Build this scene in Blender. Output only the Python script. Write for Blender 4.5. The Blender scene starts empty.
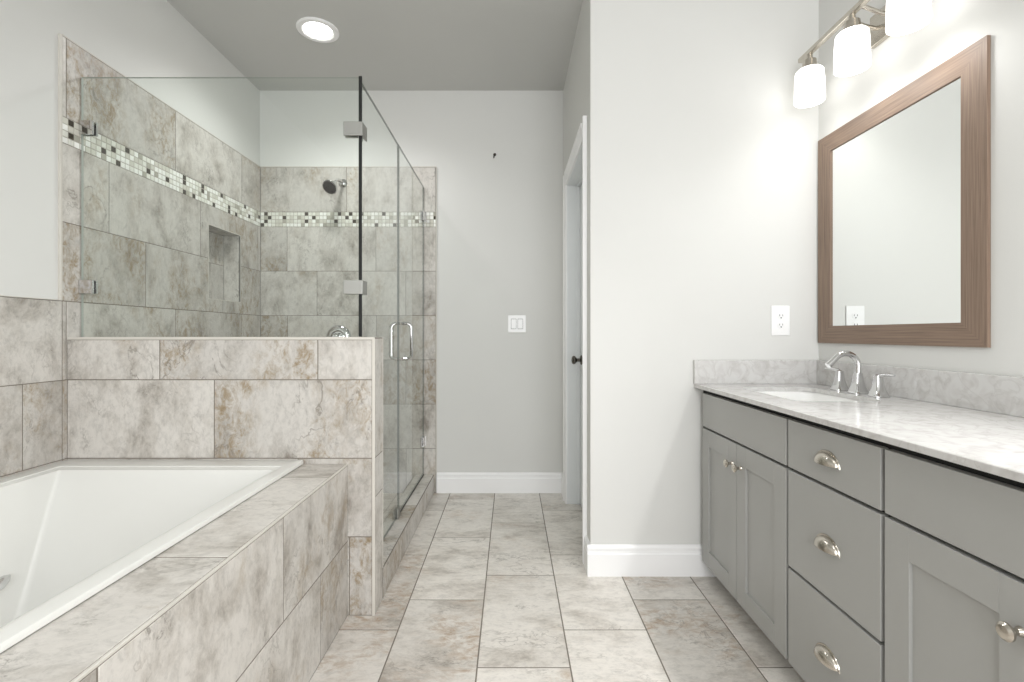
import bpy, bmesh, math, random
from mathutils import Vector, Matrix
PI = math.pi
C = bpy.context.scene.collection
S = bpy.context.scene

# ------------------------------------------------------------------ camera
cam_d = bpy.data.cameras.new('camera'); cam = bpy.data.objects.new('camera', cam_d); C.objects.link(cam)
cam.location = (0, 0, 1.10); cam.rotation_euler = (PI/2, 0, 0)
cam_d.sensor_width = 36.0; cam_d.lens = 36.0*484/1024
cam_d.shift_x = 1/1024; cam_d.shift_y = -7/1024
cam_d.clip_start = 0.02
S.camera = cam

# ------------------------------------------------------------------ world, lights, exposure
S.view_settings.view_transform = 'Standard'; S.view_settings.look = 'None'
S.view_settings.gamma = 1; S.view_settings.use_curve_mapping = False
S.view_settings.exposure = 0.52
W = bpy.data.worlds.new('world'); S.world = W; W.use_nodes = True
W.node_tree.nodes['Background'].inputs[0].default_value = (0.9, 0.95, 1, 1)
W.node_tree.nodes['Background'].inputs[1].default_value = 1.0

def area(name, loc, rot, sx, sy, power, col=(1, 1, 1)):
    d = bpy.data.lights.new(name, 'AREA'); d.shape = 'RECTANGLE'; d.size = sx; d.size_y = sy
    d.energy = power; d.color = col
    o = bpy.data.objects.new(name, d); C.objects.link(o); o.location = loc; o.rotation_euler = rot
    return o
def spot(name, loc, power, size=0.08, angle=2.6, col=(1, 0.96, 0.9), tilt=0.0):
    d = bpy.data.lights.new(name, 'SPOT'); d.energy = power; d.shadow_soft_size = size
    d.spot_size = angle; d.spot_blend = 0.7; d.color = col
    o = bpy.data.objects.new(name, d); C.objects.link(o); o.location = loc; o.rotation_euler = (0, tilt, 0)
    return o
area('rear_fill_light', (0.35, -1.72, 1.55), (PI/2, 0, 0), 1.85, 1.7, 47, (0.985, 0.99, 1.0))  # added area light behind the camera, an assumed daylight source out of view
spot('shower_downlight', (-1.073, 2.69, 2.765), 27, col=(1, 0.995, 0.985))
spot('room_fill_spot', (0.25, 0.3, 2.765), 17, col=(1, 0.995, 0.985))  # added, unseen ceiling spot that brightens the front of the room
for yy, en in ((2.059, 0.5), (1.803, 1.3), (1.548, 1.8), (1.03, 17.0), (0.78, 17.0), (0.53, 17.0)):     # bar light bulbs; last three added for an unseen second fixture, tilted floorward
    spot('vanity_bulb_and_fill', (1.27, yy, 2.050), en, 0.05, 2.9 if yy > 1.2 else 1.9, (1, 0.995, 0.985), 0 if yy > 1.2 else 0.75)
VANITY_E = 1.75
CAN_E = 14.0

# ------------------------------------------------------------------ materials
def nt(name):
    m = bpy.data.materials.new(name); m.use_nodes = True
    t = m.node_tree; t.nodes.clear()
    out = t.nodes.new('ShaderNodeOutputMaterial')
    return m, t, out
def N(t, typ, **kw):
    n = t.nodes.new(typ)
    for k, v in kw.items():
        if k.startswith('i_'): n.inputs[k[2:].replace('_', ' ')].default_value = v
        elif k.startswith('n_'): n.inputs[int(k[2:])].default_value = v
        else: setattr(n, k, v)
    return n
def L(t, a, b): t.links.new(a, b)
def ramp(t, stops, interp='LINEAR'):
    n = t.nodes.new('ShaderNodeValToRGB'); r = n.color_ramp; r.interpolation = interp
    while len(r.elements) < len(stops): r.elements.new(0.5)
    for e, (p, c) in zip(r.elements, stops):
        e.position = p; e.color = (c[0], c[1], c[2], 1) if hasattr(c, '__len__') else (c, c, c, 1)
    return n
def s2l(r, g, b):
    f = lambda c: (c/255/12.92) if c/255 <= 0.04045 else ((c/255+0.055)/1.055)**2.4
    return (f(r), f(g), f(b))
def mixc(t, fac, a, b, blend='MIX'):
    n = t.nodes.new('ShaderNodeMix'); n.data_type = 'RGBA'; n.blend_type = blend
    A = [i for i in n.inputs if i.type == 'RGBA'][0]; B = [i for i in n.inputs if i.type == 'RGBA'][1]
    F = n.inputs[0]
    for sock, v in ((F, fac), (A, a), (B, b)):
        if hasattr(v, 'is_output'): t.links.new(v, sock)
        elif hasattr(v, '__len__'): sock.default_value = (v[0], v[1], v[2], 1)
        else: sock.default_value = v
    return [o for o in n.outputs if o.type == 'RGBA'][0]
def plain(name, col, rough=0.5, metal=0.0, noise=0.03, scale=8.0, bump=0.0, bscale=200.0, spec=0.5):
    m, t, out = nt(name)
    p = N(t, 'ShaderNodeBsdfPrincipled'); p.inputs['Roughness'].default_value = rough
    p.inputs['Metallic'].default_value = metal; p.inputs['Specular IOR Level'].default_value = spec
    tc = N(t, 'ShaderNodeTexCoord'); nz = N(t, 'ShaderNodeTexNoise'); nz.inputs['Scale'].default_value = scale
    nz.inputs['Detail'].default_value = 3
    L(t, tc.outputs['Object'], nz.inputs['Vector'])
    r = ramp(t, [(0.3, tuple(c*(1-noise) for c in col)), (0.7, tuple(min(1, c*(1+noise)) for c in col))])
    L(t, nz.outputs['Fac'], r.inputs[0]); L(t, r.outputs[0], p.inputs['Base Color'])
    if bump > 0:
        n2 = N(t, 'ShaderNodeTexNoise'); n2.inputs['Scale'].default_value = bscale
        L(t, tc.outputs['Object'], n2.inputs['Vector'])
        b = N(t, 'ShaderNodeBump'); b.inputs['Strength'].default_value = bump; b.inputs['Distance'].default_value = 0.002
        L(t, n2.outputs['Fac'], b.inputs['Height']); L(t, b.outputs[0], p.inputs['Normal'])
    L(t, p.outputs[0], out.inputs[0])
    return m
def emissive(name, col, strength):
    m, t, out = nt(name)
    p = N(t, 'ShaderNodeBsdfPrincipled'); p.inputs['Base Color'].default_value = (0.9, 0.9, 0.88, 1)
    p.inputs['Emission Color'].default_value = (*col, 1); p.inputs['Emission Strength'].default_value = strength
    L(t, p.outputs[0], out.inputs[0]); return m
def glass_mat(name, tint):
    m, t, out = nt(name)
    tr = N(t, 'ShaderNodeBsdfTransparent'); tr.inputs[0].default_value = (*tint, 1)
    gl = N(t, 'ShaderNodeBsdfGlossy'); gl.inputs['Roughness'].default_value = 0.0
    gl.inputs['Color'].default_value = (1, 1, 1, 1)
    lw = N(t, 'ShaderNodeLayerWeight'); lw.inputs['Blend'].default_value = 0.5
    pw = N(t, 'ShaderNodeMath', operation='POWER'); pw.inputs[1].default_value = 5.0
    L(t, lw.outputs['Facing'], pw.inputs[0])
    ma = N(t, 'ShaderNodeMath', operation='MULTIPLY_ADD'); ma.inputs[1].default_value = 0.92; ma.inputs[2].default_value = 0.075
    L(t, pw.outputs[0], ma.inputs[0])
    ge = N(t, 'ShaderNodeNewGeometry')
    inv = N(t, 'ShaderNodeMath', operation='SUBTRACT'); inv.inputs[0].default_value = 1.0
    L(t, ge.outputs['Backfacing'], inv.inputs[1])
    mu = N(t, 'ShaderNodeMath', operation='MULTIPLY'); L(t, ma.outputs[0], mu.inputs[0]); L(t, inv.outputs[0], mu.inputs[1])
    mx = N(t, 'ShaderNodeMixShader'); L(t, mu.outputs[0], mx.inputs[0]); L(t, tr.outputs[0], mx.inputs[1]); L(t, gl.outputs[0], mx.inputs[2])
    L(t, mx.outputs[0], out.inputs[0]); return m
def tile_mat(name, light, mid, dark, brown, rough=0.38, stretch=(1.0, 1.0)):
    """stone-look porcelain: UV in metres with a random start per tile, tile_rand picks the slice"""
    m, t, out = nt(name)
    p = N(t, 'ShaderNodeBsdfPrincipled'); p.inputs['Roughness'].default_value = rough
    uv = N(t, 'ShaderNodeUVMap'); uv.uv_map = 'UVMap'
    at = N(t, 'ShaderNodeAttribute'); at.attribute_name = 'tile_rand'
    w = N(t, 'ShaderNodeMath', operation='MULTIPLY'); w.inputs[1].default_value = 40; L(t, at.outputs['Fac'], w.inputs[0])
    mp = N(t, 'ShaderNodeMapping'); mp.inputs['Scale'].default_value = (stretch[0], stretch[1], 1); L(t, uv.outputs[0], mp.inputs[0])
    def noise(scale, detail, dist, rough_=0.55, off=0.0):
        n = N(t, 'ShaderNodeTexNoise', noise_dimensions='4D')
        n.inputs['Scale'].default_value = scale; n.inputs['Detail'].default_value = detail
        n.inputs['Distortion'].default_value = dist; n.inputs['Roughness'].default_value = rough_
        a = N(t, 'ShaderNodeMath', operation='ADD'); a.inputs[1].default_value = off; L(t, w.outputs[0], a.inputs[0])
        L(t, a.outputs[0], n.inputs['W']); L(t, mp.outputs[0], n.inputs['Vector'])
        return n.outputs['Fac']
    n1 = noise(4.6, 12, 0.35, 0.72)
    r1 = ramp(t, [(0.34, dark), (0.44, mid), (0.53, light)]); L(t, n1, r1.inputs[0])
    # fine mottling
    n2 = noise(34, 8, 0.8, 0.78, 3.3)
    r2 = ramp(t, [(0.36, 0.62), (0.50, 0.95), (0.62, 1.06)]); L(t, n2, r2.inputs[0])
    c = mixc(t, 0.55, r1.outputs[0], r2.outputs[0], 'MULTIPLY')
    # dark pitted clusters
    n8 = noise(5.0, 4, 0.8, 0.55, 31.0); r8 = ramp(t, [(0.55, 0.0), (0.66, 1.0)]); L(t, n8, r8.inputs[0])
    n9 = noise(46, 8, 1.2, 0.78, 37.0); r9 = ramp(t, [(0.49, 0.0), (0.60, 1.0)]); L(t, n9, r9.inputs[0])
    m8 = N(t, 'ShaderNodeMath', operation='MULTIPLY'); L(t, r8.outputs[0], m8.inputs[0]); L(t, r9.outputs[0], m8.inputs[1])
    m9 = N(t, 'ShaderNodeMath', operation='MULTIPLY'); m9.inputs[1].default_value = 0.75; L(t, m8.outputs[0], m9.inputs[0])
    c = mixc(t, m9.outputs[0], c, tuple(x*0.62 for x in dark))
    # rusty blotches inside a mask
    n3 = noise(2.6, 3, 0.3, 0.5, 7.7); r3 = ramp(t, [(0.53, 0.0), (0.66, 1.0)])
    tb = N(t, 'ShaderNodeMath', operation='MULTIPLY_ADD'); tb.inputs[1].default_value = -0.26; L(t, at.outputs['Fac'], tb.inputs[0]); L(t, n3, tb.inputs[2])
    ta = N(t, 'ShaderNodeMath', operation='ADD'); ta.inputs[1].default_value = 0.16; L(t, tb.outputs[0], ta.inputs[0]); L(t, ta.outputs[0], r3.inputs[0])
    n4 = noise(18, 10, 0.8, 0.78, 11.1); r4 = ramp(t, [(0.46, 0.0), (0.62, 1.0)]); L(t, n4, r4.inputs[0])
    mm = N(t, 'ShaderNodeMath', operation='MULTIPLY'); L(t, r3.outputs[0], mm.inputs[0]); L(t, r4.outputs[0], mm.inputs[1])
    m2 = N(t, 'ShaderNodeMath', operation='MULTIPLY'); m2.inputs[1].default_value = 0.88; L(t, mm.outputs[0], m2.inputs[0])
    c = mixc(t, m2.outputs[0], c, brown)
    # thin curling veins inside another mask
    n5 = noise(5.0, 5, 1.6, 0.55, 19.0)
    sb = N(t, 'ShaderNodeMath', operation='SUBTRACT'); sb.inputs[1].default_value = 0.5; L(t, n5, sb.inputs[0])
    ab = N(t, 'ShaderNodeMath', operation='ABSOLUTE'); L(t, sb.outputs[0], ab.inputs[0])
    r5 = ramp(t, [(0.003, 1.0), (0.014, 0.0)]); L(t, ab.outputs[0], r5.inputs[0])
    n6 = noise(2.6, 2, 0.0, 0.5, 23.0); r6 = ramp(t, [(0.54, 0.0), (0.66, 0.7)]); L(t, n6, r6.inputs[0])
    mv = N(t, 'ShaderNodeMath', operation='MULTIPLY'); L(t, r5.outputs[0], mv.inputs[0]); L(t, r6.outputs[0], mv.inputs[1])
    c = mixc(t, mv.outputs[0], c, tuple(x*0.72 for x in dark))
    # each tile fired a touch lighter or darker
    rt = ramp(t, [(0.0, 0.86), (1.0, 1.04)]); L(t, at.outputs['Fac'], rt.inputs[0])
    c = mixc(t, 1.0, c, rt.outputs[0], 'MULTIPLY')
    L(t, c, p.inputs['Base Color'])
    b = N(t, 'ShaderNodeBump'); b.inputs['Strength'].default_value = 0.12; b.inputs['Distance'].default_value = 0.002
    L(t, n2, b.inputs['Height']); L(t, b.outputs[0], p.inputs['Normal'])
    L(t, p.outputs[0], out.inputs[0]); return m
def mosaic_mat(name):
    m, t, out = nt(name)
    p = N(t, 'ShaderNodeBsdfPrincipled'); p.inputs['Roughness'].default_value = 0.15
    at = N(t, 'ShaderNodeAttribute'); at.attribute_name = 'tile_rand'
    r = ramp(t, [(0.0, s2l(64, 58, 49)), (0.105, s2l(176, 174, 162)), (0.20, s2l(214, 212, 202)), (0.42, s2l(232, 232, 224)), (0.66, s2l(246, 246, 242))], 'CONSTANT')
    L(t, at.outputs['Fac'], r.inputs[0]); L(t, r.outputs[0], p.inputs['Base Color'])
    L(t, p.outputs[0], out.inputs[0]); return m
def wood_mat(name):
    m, t, out = nt(name)
    p = N(t, 'ShaderNodeBsdfPrincipled'); p.inputs['Roughness'].default_value = 0.5
    uv = N(t, 'ShaderNodeUVMap'); uv.uv_map = 'UVMap'
    mp = N(t, 'ShaderNodeMapping'); mp.inputs['Scale'].default_value = (3.0, 130, 1); L(t, uv.outputs[0], mp.inputs[0])
    n = N(t, 'ShaderNodeTexNoise'); n.inputs['Scale'].default_value = 1.6; n.inputs['Detail'].default_value = 6; n.inputs['Distortion'].default_value = 0.6
    L(t, mp.outputs[0], n.inputs['Vector'])
    r = ramp(t, [(0.28, s2l(112, 93, 79)), (0.5, s2l(133, 112, 96)), (0.72, s2l(147, 126, 109))]); L(t, n.outputs['Fac'], r.inputs[0])
    L(t, r.outputs[0], p.inputs['Base Color'])
    b = N(t, 'ShaderNodeBump'); b.inputs['Strength'].default_value = 0.15; b.inputs['Distance'].default_value = 0.001
    L(t, n.outputs['Fac'], b.inputs['Height']); L(t, b.outputs[0], p.inputs['Normal'])
    L(t, p.outputs[0], out.inputs[0]); return m
def quartz_mat(name):
    m, t, out = nt(name)
    p = N(t, 'ShaderNodeBsdfPrincipled'); p.inputs['Roughness'].default_value = 0.16
    tc = N(t, 'ShaderNodeTexCoord')
    def noise(s, d, dist):
        n = N(t, 'ShaderNodeTexNoise'); n.inputs['Scale'].default_value = s; n.inputs['Detail'].default_value = d; n.inputs['Distortion'].default_value = dist
        L(t, tc.outputs['Object'], n.inputs['Vector']); return n.outputs['Fac']
    r1 = ramp(t, [(0.30, s2l(192, 190, 187)), (0.43, s2l(203, 201, 199)), (0.56, s2l(210, 209, 207))]); L(t, noise(20, 8, 1.2), r1.inputs[0])
    n2 = noise(6, 6, 2.2)
    sb = N(t, 'ShaderNodeMath', operation='SUBTRACT'); sb.inputs[1].default_value = 0.5; L(t, n2, sb.inputs[0])
    ab = N(t, 'ShaderNodeMath', operation='ABSOLUTE'); L(t, sb.outputs[0], ab.inputs[0])
    r2 = ramp(t, [(0.0, 0.35), (0.03, 0.0)]); L(t, ab.outputs[0], r2.inputs[0])
    c = mixc(t, r2.outputs[0], r1.outputs[0], s2l(176, 173, 169))
    L(t, c, p.inputs['Base Color']); L(t, p.outputs[0], out.inputs[0]); return m

M = {}
M['paint'] = plain('wall_paint', s2l(220, 220, 217), 0.75, noise=0.012, scale=2, bump=0.08, bscale=260)
M['ceiling'] = plain('ceiling_paint', s2l(202, 202, 199), 0.85, noise=0.012, scale=2, bump=0.08, bscale=220)
M['trim'] = plain('white_trim_paint', s2l(248, 248, 248), 0.35, noise=0.01)
M['door'] = plain('door_paint', s2l(234, 237, 238), 0.4, noise=0.01)
TL, TM, TD, TB = s2l(211, 207, 201), s2l(192, 187, 180), s2l(150, 143, 134), s2l(146, 123, 86)
M['tile'] = tile_mat('travertine_porcelain', TL, TM, TD, TB, 0.38, (1.35, 0.85))
M['floor_tile'] = tile_mat('travertine_floor_porcelain', s2l(228, 223, 216), s2l(212, 206, 198), s2l(172, 164, 155), s2l(174, 148, 122), 0.34, (0.75, 1.5))
M['grout'] = plain('grout', s2l(128, 121, 112), 0.9, noise=0.05, scale=40)
M['mosaic_grout'] = plain('mosaic_grout', s2l(172, 168, 156), 0.9, noise=0.04, scale=40)
M['mosaic'] = mosaic_mat('glass_mosaic')
M['edge'] = plain('beige_edge_trim', s2l(208, 204, 196), 0.4, noise=0.03)
M['acrylic'] = plain('white_acrylic', s2l(226, 226, 222), 0.28, noise=0.006)
M['ceramic'] = plain('white_ceramic', s2l(244, 244, 242), 0.08, noise=0.006)
M['chrome'] = plain('polished_chrome', (0.66, 0.66, 0.66), 0.07, 1.0, noise=0.01)
M['nickel'] = plain('brushed_nickel', s2l(196, 190, 180), 0.26, 1.0, noise=0.04, scale=60)
M['dark_nickel'] = plain('dark_nickel', s2l(112, 108, 102), 0.25, 1.0, noise=0.03)
M['satin'] = plain('satin_steel', s2l(176, 176, 172), 0.5, 1.0, noise=0.02)
M['glass'] = glass_mat('clear_glass', (0.965, 0.985, 0.972))
M['glass_edge'] = plain('dark_green_glass_edge', s2l(170, 176, 170), 0.35, noise=0.02)
M['side_edge'] = plain('grey_green_glass_edge', s2l(84, 92, 87), 0.3, noise=0.02)
M['seal'] = plain('dark_seal_strip', s2l(9, 10, 9), 0.6, noise=0.02)
M['cabinet'] = plain('grey_cabinet_paint', s2l(166, 166, 163), 0.42, noise=0.012, scale=3)
M['gap_shadow'] = plain('cabinet_gap_shadow', s2l(34, 34, 33), 0.8, noise=0.02)  # face frame near-black: shadow of the gaps between fronts put into its colour
M['wood'] = wood_mat('walnut_wood')
M['quartz'] = quartz_mat('white_quartz')
M['plastic'] = plain('white_plastic', s2l(246, 246, 246), 0.3, noise=0.006)
M['slot'] = plain('dark_slot', s2l(60, 60, 58), 0.6, noise=0.02)
M['shade'] = emissive('frosted_lit_glass', (1.0, 0.985, 0.96), VANITY_E)
M['lens'] = emissive('lit_lens', (1.0, 0.97, 0.92), CAN_E)
M['bronze'] = plain('dark_bronze', s2l(58, 52, 46), 0.35, 0.8, noise=0.05)
mm_, t_, o_ = nt('silvered_mirror')
g_ = N(t_, 'ShaderNodeBsdfGlossy'); g_.inputs['Roughness'].default_value = 0.0; g_.inputs['Color'].default_value = (0.9, 0.92, 0.91, 1)
L(t_, g_.outputs[0], o_.inputs[0]); M['mirror'] = mm_

# ------------------------------------------------------------------ mesh builder
class MB:
    def __init__(self):
        self.bm = bmesh.new()
        self.uv = self.bm.loops.layers.uv.new('UVMap')
        self.tr = self.bm.faces.layers.float.new('tile_rand')
        self.done = set()
    def face(self, pts, mat=0, uvs=None, tr=0.0, smooth=False):
        f = self.bm.faces.new([self.bm.verts.new(p) for p in pts])
        f.material_index = mat; f[self.tr] = tr; f.smooth = smooth
        if uvs:
            for l, u in zip(f.loops, uvs): l[self.uv].uv = u
            self.done.add(f)
        return f
    def box(self, x0, x1, y0, y1, z0, z1, mat=0, bevel=0.0, seg=2):
        x0, x1 = sorted((x0, x1)); y0, y1 = sorted((y0, y1)); z0, z1 = sorted((z0, z1))
        r = bmesh.ops.create_cube(self.bm, size=1.0)
        vs = r['verts']
        for v in vs:
            v.co = Vector(((x0+x1)/2 + v.co.x*(x1-x0), (y0+y1)/2 + v.co.y*(y1-y0), (z0+z1)/2 + v.co.z*(z1-z0)))
        fs = set(f for v in vs for f in v.link_faces)
        for f in fs: f.material_index = mat
        if bevel > 0:
            es = list(set(e for v in vs for e in v.link_edges))
            q = bmesh.ops.bevel(self.bm, geom=es, offset=bevel, segments=seg, affect='EDGES', profile=0.5)
            for f in q['faces']: f.material_index = mat
            for v in q['verts']:
                for f in v.link_faces: f.smooth = False
    def loft(self, loops, mat=0, cap0=False, cap1=False, closed=True, smooth=True):
        rows = [[self.bm.verts.new(p) for p in lp] for lp in loops]
        n = len(rows[0])
        for a, b in zip(rows, rows[1:]):
            for i in range(n if closed else n-1):
                j = (i+1) % n
                f = self.bm.faces.new((a[i], a[j], b[j], b[i])); f.material_index = mat; f.smooth = smooth
        if cap0: f = self.bm.faces.new(list(reversed(rows[0]))); f.material_index = mat
        if cap1: f = self.bm.faces.new(rows[-1]); f.material_index = mat
        return rows
    def lathe(self, prof, base, axis='z', seg=32, mat=0, cap0=True, cap1=True, smooth=True, square=False, ry=1.0):
        """prof: list of (radius, height along the axis)"""
        if isinstance(axis, str):
            axis = {'z': (0, 0, 1), 'x': (1, 0, 0), 'y': (0, 1, 0), '-x': (-1, 0, 0), '-y': (0, -1, 0), '-z': (0, 0, -1)}[axis]
        ax = Vector(axis)
        ax = Vector(ax).normalized()
        u = ax.orthogonal().normalized() if abs(ax.z) < 0.99 else Vector((1, 0, 0))
        v = ax.cross(u)
        loops = []
        for r, h in prof:
            lp = []
            for i in range(seg):
                a = 2*PI*i/seg
                k = 1.0
                if square:
                    k = 1.0/((abs(math.cos(a))**6 + abs(math.sin(a))**6)**(1/6))
                lp.append(Vector(base) + ax*h + u*(r*k*math.cos(a)) + v*(r*k*ry*math.sin(a)))
            loops.append(lp)
        self.loft(loops, mat, cap0, cap1, True, smooth)
    def tube(self, path, r, seg=12, mat=0, caps=True, ry=1.0):
        path = [Vector(p) for p in path]; loops = []
        d0 = (path[1]-path[0]).normalized(); u = d0.orthogonal().normalized()
        for i, p in enumerate(path):
            d = (path[min(i+1, len(path)-1)] - path[max(i-1, 0)]).normalized()
            u = (u - d*u.dot(d)).normalized(); v = d.cross(u)
            rr = r[i] if hasattr(r, '__len__') else r
            loops.append([p + u*(rr*math.cos(2*PI*k/seg)) + v*(rr*ry*math.sin(2*PI*k/seg)) for k in range(seg)])
        self.loft(loops, mat, caps, caps)
    def prism(self, poly, axis, a, b, mat=0):
        """poly of 2D points; axis 'x': (y,z) extruded along x; 'y': (x,z); 'z': (x,y)"""
        def P(p, h): return {'x': (h, p[0], p[1]), 'y': (p[0], h, p[1]), 'z': (p[0], p[1], h)}[axis]
        A = [self.bm.verts.new(P(p, a)) for p in poly]; B = [self.bm.verts.new(P(p, b)) for p in poly]
        n = len(poly); fs = [self.bm.faces.new(A), self.bm.faces.new(list(reversed(B)))]
        for i in range(n):
            j = (i+1) % n; fs.append(self.bm.faces.new((A[j], A[i], B[i], B[j])))
        for f in fs: f.material_index = mat
    def build(self, name, mats, parent=None, loc=None, fix=True, sharp=25):
        bm = self.bm
        if fix: bmesh.ops.recalc_face_normals(bm, faces=[f for f in bm.faces if f not in self.done])
        bm.normal_update()
        for f in bm.faces:
            if f in self.done: continue
            n = f.normal; k = max(range(3), key=lambda i: abs(n[i]))
            for l in f.loops:
                c = l.vert.co
                l[self.uv].uv = (c.y, c.z) if k == 0 else ((c.x, c.z) if k == 1 else (c.x, c.y))
        org = world_of(parent) + Vector((0, 0, 0)) if parent else Vector(loc or (0, 0, 0))
        for v in bm.verts: v.co -= org
        me = bpy.data.meshes.new(name); bm.to_mesh(me); bm.free()
        for m in (mats if isinstance(mats, (list, tuple)) else [mats]): me.materials.append(m)
        o = bpy.data.objects.new(name, me); C.objects.link(o)
        if parent: o.parent = parent
        else: o.location = org
        for e in me.edges: pass
        if sharp:
            flat = [not p.use_smooth for p in me.polygons]
            me.set_sharp_from_angle(angle=math.radians(sharp))
            me.polygons.foreach_set('use_smooth', [not f for f in flat])
        return o
def world_of(o):
    p = Vector((0, 0, 0))
    while o: p += o.location; o = o.parent
    return p
def thing(name, loc, label, cat, group=None):
    o = bpy.data.objects.new(name, None); C.objects.link(o); o.location = loc; o.empty_display_size = 0.1
    o['label'] = label; o['category'] = cat
    if group: o['group'] = group
    return o
def structure(o, label=None, cat=None):
    o['kind'] = 'structure'
    if label: o['label'] = label
    if cat: o['category'] = cat
    return o
def rrect(x0, x1, y0, y1, z, r, n=6):
    pts = []
    for cx, cy, a0 in ((x1-r, y1-r, 0), (x0+r, y1-r, PI/2), (x0+r, y0+r, PI), (x1-r, y0+r, 1.5*PI)):
        for i in range(n+1):
            a = a0 + PI/2*i/n; pts.append((cx+r*math.cos(a), cy+r*math.sin(a), z))
    return pts

rng = random.Random(7)
def tile_rects(u0, u1, v0, v1, rows, lens, joints, hole=None):
    """rows: list of (va, vb); joints[i]: one joint position of row i; lens: tile length"""
    out = []
    for (va, vb), j in zip(rows, joints):
        va, vb = max(va, v0), min(vb, v1)
        if vb - va < 0.002: continue
        k = math.floor((u0 - j)/lens)
        u = j + k*lens
        while u < u1 - 1e-6:
            a, b = max(u, u0), min(u+lens, u1)
            if b - a > 0.004: out.append((a, b, va, vb, u, rng.random()))
            u += lens
    res = []
    for (a, b, va, vb, uo, tr) in out:
        base = (uo, va, tr, rng.random()*30, rng.random()*30)
        if hole and a < hole[1] and b > hole[0] and va < hole[3] and vb > hole[2]:
            h0, h1, g0, g1 = max(hole[0], a), min(hole[1], b), max(hole[2], va), min(hole[3], vb)
            # pieces keep a grout gap only on the tile's own outer edges
            if h0 > a: res.append((a, h0, va, vb, (1, 0, 1, 1), base))
            if h1 < b: res.append((h1, b, va, vb, (0, 1, 1, 1), base))
            if g0 > va: res.append((h0, h1, va, g0, (int(h0 == a), int(h1 == b), 1, 0), base))
            if g1 < vb: res.append((h0, h1, g1, vb, (int(h0 == a), int(h1 == b), 0, 1), base))
        else: res.append((a, b, va, vb, (1, 1, 1, 1), base))
    return res
def lay_tiles(mb, O, U, V, rects, gap=0.004, dep=0.0009, vert=False, mt=0, mg=1):
    """O is on the tile face plane; normal = U x V"""
    O, U, V = Vector(O), Vector(U), Vector(V); Nn = U.cross(V).normalized()
    g = gap/2
    for (a, b, va, vb, fl, base) in rects:
        uo, vo, tr, ru, rv = base
        a2, b2, c2, d2 = a+g*fl[0], b-g*fl[1], va+g*fl[2], vb-g*fl[3]
        e = 0.0012
        a3, b3, c3, d3 = a2+e*fl[0], b2-e*fl[1], c2+e*fl[2], d2-e*fl[3]
        def P(u, v, d): return O + U*u + V*v - Nn*d
        def T(u, v): return ((v-vo)+ru, (u-uo)+rv) if vert else ((u-uo)+ru, (v-vo)+rv)
        inn = [(a3, c3), (b3, c3), (b3, d3), (a3, d3)]; outr = [(a2, c2), (b2, c2), (b2, d2), (a2, d2)]
        mb.face([P(u, v, 0) for u, v in inn], mt, [T(u, v) for u, v in inn], tr)
        for i in range(4):
            j = (i+1) % 4
            q = [(*outr[i], dep), (*outr[j], dep), (*inn[j], 0), (*inn[i], 0)]
            mb.face([P(u, v, d) for u, v, d in q], mt, [T(u, v) for u, v, d in q], tr)
        q = [(a, va), (b, va), (b, vb), (a, vb)]
        mb.face([P(u, v, dep) for u, v in q], mg, [(u, v) for u, v in q], tr)
def mosaic(mb, O, U, V, u0, u1, v0, nrow=4, pitch=0.0255):
    n = int(math.ceil((u1-u0)/pitch)); rects = []
    for r in range(nrow):
        last = -9
        for i in range(n):
            x = rng.random()
            if x < 0.12: x = 0.05
            if x < 0.105 and i - last < 3: x = 0.5
            if x < 0.105: last = i
            a, b = u0+i*pitch, min(u0+(i+1)*pitch, u1)
            if b-a > 0.006: rects.append((a, b, v0+r*pitch, v0+(r+1)*pitch, (1, 1, 1, 1), (a, 0, x, 0, 0)))
    lay_tiles(mb, O, U, V, rects, 0.003, 0.0015)

# ------------------------------------------------------------------ room dimensions (metres)
XL, XR = -1.735, 1.405          # tiled face of the left wall, painted face of the vanity wall
XLP = XL - 0.010                # painted face of the left wall
YB = 3.360; YBT = 3.350         # painted / tiled back wall
YP = 2.210                      # front face of the partition
XP = 0.363                      # side face of the partition
ZC = 2.790
REAR = -1.80
PT = 0.307                      # tile course height
HWY0, HWY1, HWX, HWZ = 1.891, 2.013, -0.5325, 1.087     # half wall
DECK_Z, DECK_X = 0.593, -0.637
NI = (2.777, 3.104, 1.305, 1.728)    # niche opening (y0,y1,z0,z1)
ND = 0.107

# ---- floor
mb = MB()
rects = []
cols = [-1.652 + 0.308*i for i in range(-1, 12)]
for i, c in enumerate(cols):
    k = round((c + 0.112)/0.308)
    x0, x1 = max(c, -2.0), min(c+0.308, 1.6)
    if x1 - x0 < 0.01: continue
    y = 1.597 + 0.2037*k - 0.611*12
    while y < 3.6:
        a, b = max(y, -2.0), min(y+0.611, 3.6)
        if b - a > 0.01: rects.append((x0, x1, a, b, (1, 1, 1, 1), (x0, y, rng.random(), rng.random()*30, rng.random()*30)))
        y += 0.611
lay_tiles(mb, (0, 0, 0), (1, 0, 0), (0, 1, 0), rects, gap=0.005)
mb.box(-2.0, 1.6, -2.0, 3.6, -0.12, -0.0015, 1)
floor = structure(mb.build('floor', [M['floor_tile'], M['grout']], fix=False, sharp=None))

# ---- ceiling
mb = MB(); mb.box(-2.0, 1.6, -2.0, 3.6, ZC, ZC+0.1); structure(mb.build('ceiling', M['ceiling']))

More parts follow.
